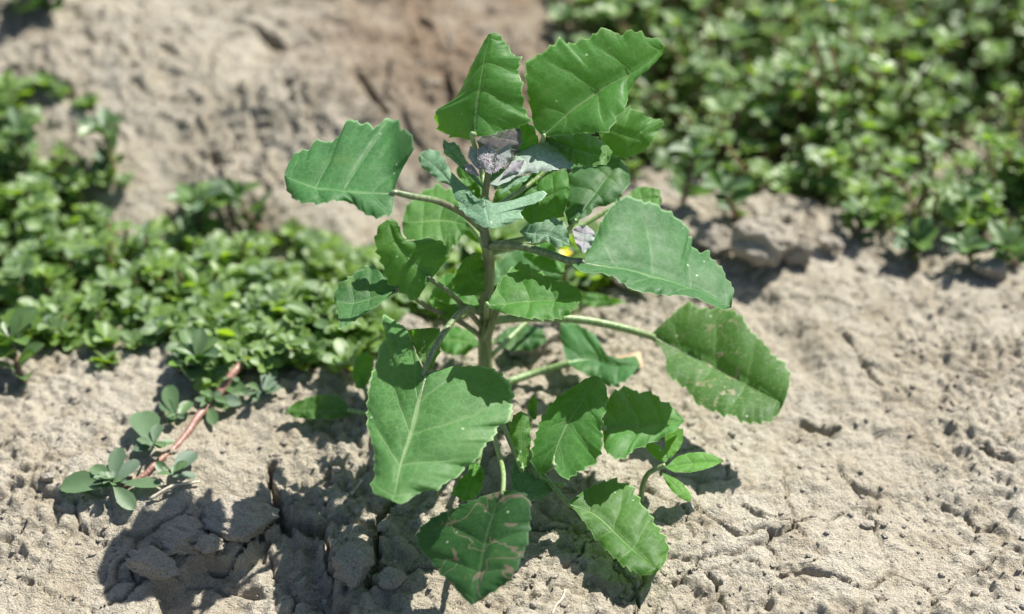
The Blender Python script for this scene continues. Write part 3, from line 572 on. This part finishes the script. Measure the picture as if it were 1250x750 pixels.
# ------------------------------------------------------------------ small seedling beside the plant
SBp = on_ground(783, 612); seed = empty('seedling', SBp)
tag(seed, 'small bright green seedling with four narrow pointed leaves beside the tall weed', 'plant')
yS = SBp[1]
tube('stem', [SBp + np.array([0, 0, -.003]), at_y(784, 596, yS), at_y(790, 580, yS), at_y(800, 573, yS), at_y(812, 568, yS)], .0010, .0008, M_PET, seed, SBp, sides=7, n=6)
for ol, md, dy, g_, fo in (
    ([(812,571),(826,558),(838,554),(850,552),(861,553),(870,555),(884,563),(868,571),(845,577),(824,577)], [(812,571),(845,566),(884,563)], -.001, (.1, .9), (-.3, -.3)),
    ([(813,565),(801,561),(793,553),(788,545),(792,540),(799,542),(806,545),(812,551),(817,558)], [(813,565),(803,553),(789,542)], .001, (0, .6), (.1, .3)),
    ([(813,562),(812,545),(812,532),(817,526),(824,522),(834,524),(834,534),(832,543),(827,551),(820,559)], [(813,562),(820,545),(833,524)], .002, (.1, .5), (.4, .1)),
    ([(808,577),(817,581),(826,585),(834,591),(841,600),(845,607),(841,613),(833,610),(826,605),(818,597),(812,588)], [(808,577),(825,594),(844,611)], -.003, (.1, 1.0), (.1, .1))):
    leaf(seed, ol, md, yS + dy, g=g_, fold=fo, mat=M_SEED, off=SBp, quilt=.00025, wave=1.2, serr=.6)

# ------------------------------------------------------------------ purslane leaf template (thick, spoon shaped)
SROWS = (0.0, .2, .42, .62, .8, .93, .99)
def spoon(nc=4, thick=.03, width=.5, cup=.10, bend=-.10, seed=0):
    nr = len(SROWS) - 1; V = []; F = []
    for side in (1, -1):
        for i in range(nr + 1):
            t = SROWS[i]; wd = width * .5 * (math.sqrt(max(0, 1 - ((t - .62) / .38) ** 2)) if t > .62 else .10 + .90 * (t / .62) ** 1.15 * (2 - (t / .62)) ** .6)
            for j in range(nc + 1):
                s = j / nc * 2 - 1
                z = cup * s * s * wd * 2 + bend * t * t + side * thick * .5 * (1 - s * s) * math.sin(math.pi * (.06 + .88 * t)) - .02 * math.exp(-(s / .2) ** 2) * math.sin(math.pi * t)
                V.append((s * wd, t, z))
    W = nc + 1; n0 = (nr + 1) * W
    for i in range(nr):
        for j in range(nc):
            a, b, c, d = i * W + j, i * W + j + 1, (i + 1) * W + j + 1, (i + 1) * W + j
            F.append((a, b, c, d)); F.append((n0 + d, n0 + c, n0 + b, n0 + a))
    return np.array(V), F
def spoon_mesh(name, mat, **kw):
    V, F = spoon(**kw); me = bpy.data.meshes.new(name); me.from_pydata([tuple(v) for v in V], [], F); me.update()
    me.polygons.foreach_set('use_smooth', [True] * len(me.polygons)); me.materials.append(mat); return me
PL = [spoon_mesh('purslane_leaf', M_PURS, width=w_, cup=c_, bend=b_, seed=i) for i, (w_, c_, b_) in enumerate(((.50, .12, -.10), (.44, .10, -.03), (.56, .16, -.14)))]
SL = [spoon_mesh('sprig_leaf', M_SPRIG, width=w_, cup=c_, bend=b_, seed=i) for i, (w_, c_, b_) in enumerate(((.55, .2, -.15), (.45, .15, -.05), (.66, .28, -.22)))]
def frame(y, n):
    y = Vector(y).normalized(); n = Vector(n); x = y.cross(n).normalized(); z = x.cross(y); m = Matrix((x, y, z)).transposed(); return m
def place_leaf(parent, meshes, p, dirv, nrm, L, rs, name='leaf'):
    o = bpy.data.objects.new(name, rs.choice(meshes)); col.objects.link(o); o.parent = parent
    m = frame(dirv, nrm).to_4x4(); m = Matrix.Translation(Vector(p)) @ m @ Matrix.Scale(L, 4); o.matrix_local = m; return o

# trailing purslane on the left
TB = on_ground(352, 410); trail = empty('trailing_purslane', TB)
tag(trail, 'creeping weed with a thick pink stem and small oval leaves on bare soil, lower left', 'plant')
tp = []
for a, b in ((384, 386), (352, 410), (339, 424), (316, 445), (290, 465), (264, 491), (243, 512), (228, 532), (211, 549), (190, 570), (172, 586), (140, 600)):
    p = on_ground(a, b); p[2] += .0008 + .0008 * math.sin(a * .11) + .0042 * min(1, max(0, (a - 250) / 40)); tp.append(p)
tube('stem', tp, .0019, .0009, M_PINK, trail, TB, sides=8, n=5, jitter=.15)
tr_rs = random.Random(12)
TL = [  # (base px, tip px, tip lift m)
 ((140,600),(66,606),.003), ((140,600),(168,632),.001), ((146,598),(206,600),.002), ((140,597),(150,556),.010), ((136,597),(112,576),.006), ((142,596),(176,572),.008), ((138,599),(122,588),.007),
 ((188,553),(172,508),.010), ((190,554),(160,560),.004), ((190,552),(218,548),.004), ((187,554),(168,545),.006), ((190,550),(196,528),.008),
 ((216,516),(206,482),.010), ((216,516),(196,498),.006), ((220,518),(236,496),.005), ((217,518),(205,528),.003),
 ((212,588),(244,558),.007), ((212,590),(246,588),.002), ((208,588),(190,575),.006), ((214,586),(232,574),.007),
 ((256,502),(264,530),.001), ((258,500),(250,486),.008), ((258,500),(284,508),.003), ((262,496),(300,500),.003), ((262,494),(244,488),.006),
 ((322,482),(336,452),.006), ((312,490),(350,480),.003), ((310,490),(268,476),.005), ((312,491),(300,504),.002), ((308,488),(282,490),.004), ((318,488),(342,474),.004),
 ((330,440),(372,450),.002), ((326,436),(292,428),.003), ((334,428),(368,424),.006), ((300,458),(272,448),.006), ((286,470),(280,446),.008), ((344,416),(382,406),.006), ((340,420),(356,440),.003)]
for (b, t, lift) in TL:
    p0 = on_ground(*b); p0[2] += .003; p1 = on_ground(*t); p1[2] += .0025 + lift * .45; d = p1 - p0
    place_leaf(trail, PL, p0 - TB, d, (tr_rs.gauss(0, .15), tr_rs.gauss(0, .15) - .1, 1), float(np.linalg.norm(d)) * .86, tr_rs)
    if np.linalg.norm(d) > .008:
        for k in range(2):
            e = np.array([tr_rs.gauss(0, 1), tr_rs.gauss(0, 1), .35]); place_leaf(trail, PL, p0 - TB + np.array([0, 0, .001]), e, (tr_rs.gauss(0, .3), tr_rs.gauss(0, .3), 1), tr_rs.uniform(.003, .0062), tr_rs)
# dry straw beside it
p0 = on_ground(183, 613); p1 = on_ground(212, 601); p2 = on_ground(244, 592)
sb = p0 + np.array([0, 0, .001]); V, F = tube_data([p0 - sb + [0, 0, .0012], p1 - sb + [0, 0, .0028], p2 - sb + [0, 0, .0015]], .0007, .0005, sides=6, jitter=.3)
so = mesh_obj('straw_or_sun_fleck', V, F, M_STRAW_FLECK); so.location = sb; tag(so, 'bleached piece of dry straw lying beside the creeping weed', 'straw')
rp = [on_ground(a, b) for a, b in ((690, 722), (686, 733), (679, 741), (674, 752))]; rb = rp[0].copy()
V, F = tube_data([p - rb + np.array([0, 0, .0007]) for p in rp], .0004, .0003, sides=6, jitter=.4)
ro = mesh_obj('dry_root', V, F, M_STRAW_FLECK); ro.location = rb; tag(ro, 'thin pale dry rootlet on the soil in front of the lowest leaves', 'root')
rp = [on_ground(a, b) for a, b in ((428, 606), (436, 596), (442, 588))]; rb = rp[0].copy()  # pale sliver modelled in place of a sun fleck on the shaded soil
V, F = tube_data([p - rb + np.array([0, 0, .0006]) for p in rp], .0006, .0004, sides=6, jitter=.4)
ro = mesh_obj('straw_or_sun_fleck', V, F, M_STRAW_FLECK); ro.location = rb; tag(ro, 'short pale sliver standing in for a sun fleck on the shaded soil left of the front leaf', 'straw')

# ------------------------------------------------------------------ weed mats behind (ground cover)
LEAF_T = [spoon(nc=2, thick=0.0, width=w_, cup=c_, bend=b_) for w_, c_, b_ in ((.70, .22, -.18), (.60, .15, -.05), (.82, .28, -.25), (.66, .1, -.4))]
def one_sided(V, F): return V[:len(V) // 2], [f for f in F if max(f) < len(V) // 2]
LEAF_T = [one_sided(*lt) for lt in LEAF_T]
def fast_tube(pts, r):
    P = np.array(pts); n = len(P); d = P[-1] - P[0]; a = np.cross(d, [.3, .2, .9]); a /= np.linalg.norm(a); b = np.cross(d, a); b /= np.linalg.norm(b)
    V = np.concatenate([P + r * (math.cos(k * 2.0944) * a + math.sin(k * 2.0944) * b) for k in range(3)]); F = []
    for k in range(3):
        k2 = (k + 1) % 3
        for i in range(n - 1): F.append((k * n + i, k2 * n + i, k2 * n + i + 1, k * n + i + 1))
    return V, F
class Mass:
    def __init__(s): s.V = []; s.F = []; s.T = []; s.n = 0
    def add(s, V, F, tint): s.V.append(V); s.F += [tuple(i + s.n for i in f) for f in F]; s.T.append(np.full(len(V), tint)); s.n += len(V)
def sprig_shape(rs, p, length, az, el, lsz, first=1):
    """ascending stem: points, and leaves as (pos, dir, normal, length)"""
    pts = [np.array(p)]; d = np.array([math.cos(az) * math.cos(el), math.sin(az) * math.cos(el), math.sin(el)]); n = 6; lv = []
    for i in range(n):
        d = d + np.array([rs.gauss(0, .10), rs.gauss(0, .10), .10]); d /= np.linalg.norm(d); pts.append(pts[-1] + d * length / n)
        if i >= first:
            a0 = rs.random() * 6.28
            for k in range(2):
                a = a0 + k * math.pi + rs.gauss(0, .2); side = np.array([math.cos(a), math.sin(a), .15 + .5 * rs.random()]); ld = side + d * .5
                lv.append((pts[-1], ld, d * .6 + np.array([0, 0, 1.0]) + np.array([rs.gauss(0, .35), rs.gauss(0, .35), 0]), lsz * (.55 + .7 * rs.random())))
    a0 = rs.random() * 6.28
    for k in range(5):
        a = a0 + k * 1.2566 + rs.gauss(0, .15); lv.append((pts[-1], np.array([math.cos(a), math.sin(a), .35 + .4 * rs.random()]), d + np.array([rs.gauss(0, .2), rs.gauss(0, .2), .6]), lsz * (.65 + .5 * rs.random())))
    return pts, lv
def grow_mat(name, poly, count, seed, hmin, hmax, label, lsz=.0066, gap=-.22, low=.16):
    rs = random.Random(seed); P = np.array(poly); lo = P.min(0); hi = P.max(0); leaves = Mass(); stems = Mass(); k = 0; tries = 0
    nr_ = np.random.RandomState(seed); C = lo + nr_.rand(count * 14, 2) * (hi - lo); C = C[in_poly(C[:, 0], C[:, 1], poly)]
    DE = seg_dist(C[:, 0], C[:, 1], poly + poly[:1]); CL = vnoise(C[:, 0] * 24, C[:, 1] * 24, seed); CE = vnoise(C[:, 0] * 48, C[:, 1] * 48, seed + 5); U = nr_.rand(len(C), 3)
    ok = ~((CL < gap) & (U[:, 0] < .9)) & ~((DE < .012) & (U[:, 1] < .6)) & ~((DE < .035) & (CE < .25 - DE * 22) & (U[:, 2] < .85))
    for (x, y), dedge, clump in zip(C[ok][:count], DE[ok], CL[ok]):
        x, y, dedge, clump = float(x), float(y), float(dedge), float(clump)
        hgt = (hmin + (hmax - hmin) * rs.random()) * (low + (1 - low) * min(1, dedge / .07)) * (1 + .45 * clump)
        pts, lv = sprig_shape(rs, (x, y, gz(x, y) - .001), hgt, rs.random() * 6.28, R(rs.uniform(4, 62)), lsz * rs.uniform(.65, 1.4)); sp_t = rs.random()
        V, F = fast_tube(pts, .0009); stems.add(V, F, 0)
        for (p, d, n_, L) in lv:
            TV, TF = rs.choice(LEAF_T); m = np.array(frame(d, n_)); leaves.add(TV * L @ m.T + p, TF, min(1, max(0, .6 * sp_t + .4 * rs.random())))
    root = mesh_obj(name, np.vstack(leaves.V), leaves.F, M_MAT); a = root.data.attributes.new('tint', 'FLOAT', 'POINT'); a.data.foreach_set('value', np.concatenate(leaves.T).astype(np.float32))
    tag(root, label, 'ground cover', kind='stuff')
    s = mesh_obj('stem_mass', np.vstack(stems.V), stems.F, M_MSTEM, root); s['kind'] = 'stuff'
    return root
LM = gpts([(-330, 524), (-100, 516), (70, 504), (160, 480), (250, 470), (310, 452), (350, 456), (400, 452), (450, 438), (500, 416), (560, 390), (520, 310), (440, 276), (330, 264), (230, 258), (165, 226), (112, 182), (40, 164), (-100, 160), (-330, 160)], -.012)
RM = gpts([(650, 70), (700, 170), (750, 270), (830, 298), (890, 284), (980, 292), (1080, 324), (1160, 328), (1260, 338), (1420, 340), (1700, 340), (1900, -160), (650, -160), (625, 30)], -.012)
GM = gpts([(240, 415), (262, 478), (300, 480), (345, 480), (400, 482), (450, 468), (490, 436), (510, 395), (420, 370), (330, 375)], -.004)
MM = gpts([(500, 412), (640, 400), (800, 378), (840, 310), (770, 270), (660, 290), (560, 320)], -.010)
grow_mat('weed_mat', LM, 1550, 21, .010, .034, 'blurred green mat of small oval leaves spreading behind on the left', lsz=.0056, gap=-.34)
grow_mat('weed_mat', RM, 2900, 22, .016, .060, 'blurred dense green mat of small oval leaves filling the upper right', lsz=.0056, gap=-.12, low=.22)
grow_mat('weed_mat', MM, 150, 23, .012, .034, 'sparse green weeds on the soil just behind the tall weed', lsz=.0085)

grow_mat('weed_mat', GM, 230, 24, .008, .022, 'low greyish weeds between the pink creeping stem and the tall weed', lsz=.0062, gap=-.9, low=.6)
def sprig(px, py, seed, label, length=.03, el=55, lsz=.010, az=None, flower=False, group=None):
    rs = random.Random(seed); b = on_ground(px, py); root = empty('purslane_sprig', b); tag(root, label, 'weed', group or 'purslane sprigs at the edges of the green mats')
    pts, lv = sprig_shape(rs, (0, 0, -.001), length, az if az is not None else rs.random() * 6.28, R(el), lsz, 0)
    V, F = tube_data(pts, .0012, .0007, sides=6, n=3); mesh_obj('stem', V, F, M_MSTEM, root)
    for (p, d, n_, L) in lv: place_leaf(root, SL, p, d, n_, L, rs)
    if flower:
        FV = []; FF = []; c = pts[-1] + np.array([0, 0, .003])
        for k in range(5):
            a = k * 1.2566; u_ = np.array([math.cos(a), math.sin(a), .45]); v_ = np.array([-math.sin(a), math.cos(a), 0]); n0 = len(FV)
            FV += [c, c + u_ * .0016 + v_ * .0010, c + u_ * .0025 + v_ * .0005, c + u_ * .0025 - v_ * .0005, c + u_ * .0016 - v_ * .0010]; FF.append(tuple(range(n0, n0 + 5)))
        mesh_obj('flower', FV, FF, M_PETAL, root, False)
    return root
sprig(1112, 312, 31, 'low rosette of narrow leaves on bare soil in front of the right mat', .008, 60, .011)
sprig(1040, 292, 32, 'small weed rosette with rounded leaves beside the big soil clod, right', .010, 60, .011)
sprig(1190, 318, 33, 'leafy sprig on the soil between the rosette and the right picture edge', .012, 45, .010)
sprig(1245, 322, 34, 'leafy sprig cut by the right picture edge at the front of the mat', .014, 45, .010)
sprig(905, 262, 35, 'sprig rising just behind the big soil clod', .022, 50, .011)
sprig(835, 252, 36, 'sprig just right of the tall weed at the front of the right mat', .025, 60, .011)
sprig(990, 110, 37, 'taller sprig with a yellow flower at the top centre of the right mat', .055, 80, .009, flower=True)
sprig(870, 100, 38, 'taller sprig with a yellow flower nearest the top right leaf of the tall weed', .055, 80, .009, flower=True)
sprig(1222, 120, 39, 'taller sprig with a yellow flower near the right picture edge', .055, 80, .009, flower=True)
sprig(700, 392, 40, 'low sprig with a yellow flower behind the middle of the tall weed', .030, 75, .009, flower=True)
sprig(140, 205, 41, 'upright sprig standing alone against the far soil, upper left', .020, 65, .011)
sprig(40, 200, 42, 'sprig against the far soil at the left picture edge', .022, 65, .011)
sprig(235, 295, 43, 'pointed sprig at the back edge of the left mat', .022, 65, .012)
sprig(320, 300, 44, 'sprig at the back edge of the left mat nearest the tall weed', .020, 60, .012)
sprig(385, 432, 45, 'greyish sprig beside the pink creeping stem, close to the tall weed', .014, 40, .012)
sprig(220, 452, 46, 'low sprig hanging over the soil edge at the front of the left mat', .014, 35, .012)
sprig(30, 468, 47, 'low sprig at the front left corner of the left mat', .018, 45, .012)
sprig(64, 12, 48, 'leafy sprig cut by the top left corner of the picture', .012, 45, .022)

# ------------------------------------------------------------------ clods and crumbs
def ico(sub):
    import bmesh
    bm = bmesh.new(); bmesh.ops.create_icosphere(bm, subdivisions=sub, radius=1.0); V = np.array([v.co[:] for v in bm.verts]); F = [tuple(v.index for v in f.verts) for f in bm.faces]; bm.free(); return V, F
I5, I4, I1 = ico(6), ico(5), ico(1)
def lump(V, seed, rough=.28):
    a = fbm(V[:, 0] * 1.4 + seed, V[:, 1] * 1.4 + V[:, 2] * 1.1, seed, 4); b = fbm(V[:, 2] * 1.6 - seed, V[:, 0] * 1.3 + V[:, 1] * 2, seed + 9, 4)
    c1, _, _ = worley(V[:, 0] * 3 + V[:, 2] * 2 + 50, V[:, 1] * 3 - V[:, 2] * 1.5 + seed, seed + 5)
    return V * (1 + rough * (.6 * a + .5 * b) + .10 * (.5 - c1))[:, None]
def angular(V, seed, k=11):
    rs = np.random.RandomState(seed); n = rs.normal(size=(k, 3)); n /= np.linalg.norm(n, axis=1)[:, None]; d = rs.uniform(.62, 1.0, k)
    dot = np.maximum(V @ n.T, 1e-3); r = np.minimum((d / dot).min(1), 1.25)
    a = fbm(V[:, 0] * 3 + seed, V[:, 1] * 3 + V[:, 2] * 2.2, seed, 4, .6); b = fbm(V[:, 2] * 5 - seed, V[:, 0] * 4 + V[:, 1] * 5, seed + 9, 3, .6)
    return V * (r * (1 + .09 * a + .06 * b))[:, None]
def clod(px, py, r, sc, seed, label, name='soil_clod', hi=False, sink=.25):
    b = on_ground(px, py); V, F = I5 if hi else I4; V = (lump(V, seed, .22) if hi else angular(V, seed)) * np.array(sc) * r
    V[:, 2] -= V[:, 2].min() + sink * r
    o = mesh_obj(name, V, F, M_CLOD); o.location = b; tag(o, label, 'clod', 'soil clods'); return o
clod(927, 322, .0104, (1.12, 1.0, .82), 3, 'large pale rounded clod standing on the soil to the right of the tall weed', hi=True, sink=.08)
clod(868, 304, .0075, (1.1, .9, .8), 8, 'brown clod just left of the large pale clod')
clod(972, 318, .006, (1.1, .9, .8), 14, 'small clod touching the right side of the large pale clod')
clod(1205, 338, .0055, (1.2, .9, .8), 5, 'brownish round clod near the right picture edge below the green mat')
clod(1012, 306, .0045, (1, 1, .8), 16, 'small clod on the soil right of the large pale clod')
clod(262, 676, .0046, (1.1, .9, .8), 18, 'rounded shaded clod beneath the shaded slab edge, lower left')
clod(187, 703, .0062, (1.3, .9, .7), 19, 'wedge shaped clod at the left tip of the plant shadow')
clod(224, 664, .0075, (1.5, .9, .55), 20, 'flat shaded clod at the rim of the sunken plate')
clod(300, 640, .0088, (1.35, 1.0, .55), 24, 'largest shaded slab clod beside the dark crack, lower left')
clod(432, 700, .0062, (.9, 1.2, .7), 25, 'shaded clod wedged between the two cracks, bottom centre left')
clod(481, 716, .0040, (1, 1, .8), 26, 'small clod lying in the crack below the front leaf')
clod(760, 350, .0062, (1.4, .9, .9), 27, 'bright white clod behind the tall weed under its right leaf')
clod(648, 424, .0065, (1.5, 1, .7), 28, 'pale clod just right of the stem')
clod(500, 408, .006, (1, 1, .8), 29, 'pale clod behind the front leaf, left of the stem')
cr = random.Random(77); CB = Mass(); CT = [lump(I1[0], s, .35) for s in range(6)]
cx = []; 
while len(cx) < 9000:
    x = cr.uniform(-.27, .27); y = cr.uniform(-.13, .30); cx.append((x, y))
cx = np.array(cx); dens = fbm(cx[:, 0] * 17 + 9, cx[:, 1] * 17, 53, 3); cx = cx[(dens > -.25) | (np.arange(len(cx)) % 3 == 0)]; cz = ground_h(cx[:, 0], cx[:, 1])
for (x, y), z in zip(cx, cz):
    r = .0004 + .0009 * cr.random() ** 3 + (.0012 * cr.random() if cr.random() < .05 else 0); a = cr.random() * 6.28; ca, sa = math.cos(a), math.sin(a)
    V = cr.choice(CT) * r * np.array([1.2, .9, .75]); V = np.c_[V[:, 0] * ca - V[:, 1] * sa, V[:, 0] * sa + V[:, 1] * ca, V[:, 2]] + np.array([x, y, z + r * .3]); CB.add(V, I1[1], 0)
co_ = mesh_obj('soil_crumbs', np.vstack(CB.V), CB.F, M_CLOD, None, False); tag(co_, 'fine crumbs of dry soil scattered over the ground', 'crumbs', kind='stuff')
# dead leaf scrap behind the right petiole
DB = on_ground(762, 452); me_ = [(-.006, -.004, .001), (.001, -.005, .003), (.007, -.001, .002), (.006, .005, .004), (-.001, .006, .001), (-.007, .002, .003), (0, 0, .0045)]
do = mesh_obj('dead_leaf', me_, [(i, (i + 1) % 6, 6) for i in range(6)], M_DEAD); do.location = DB + np.array([0, 0, .0005]); tag(do, 'scrap of pale orange dead leaf on the soil behind the right leaf stalk', 'dead leaf')
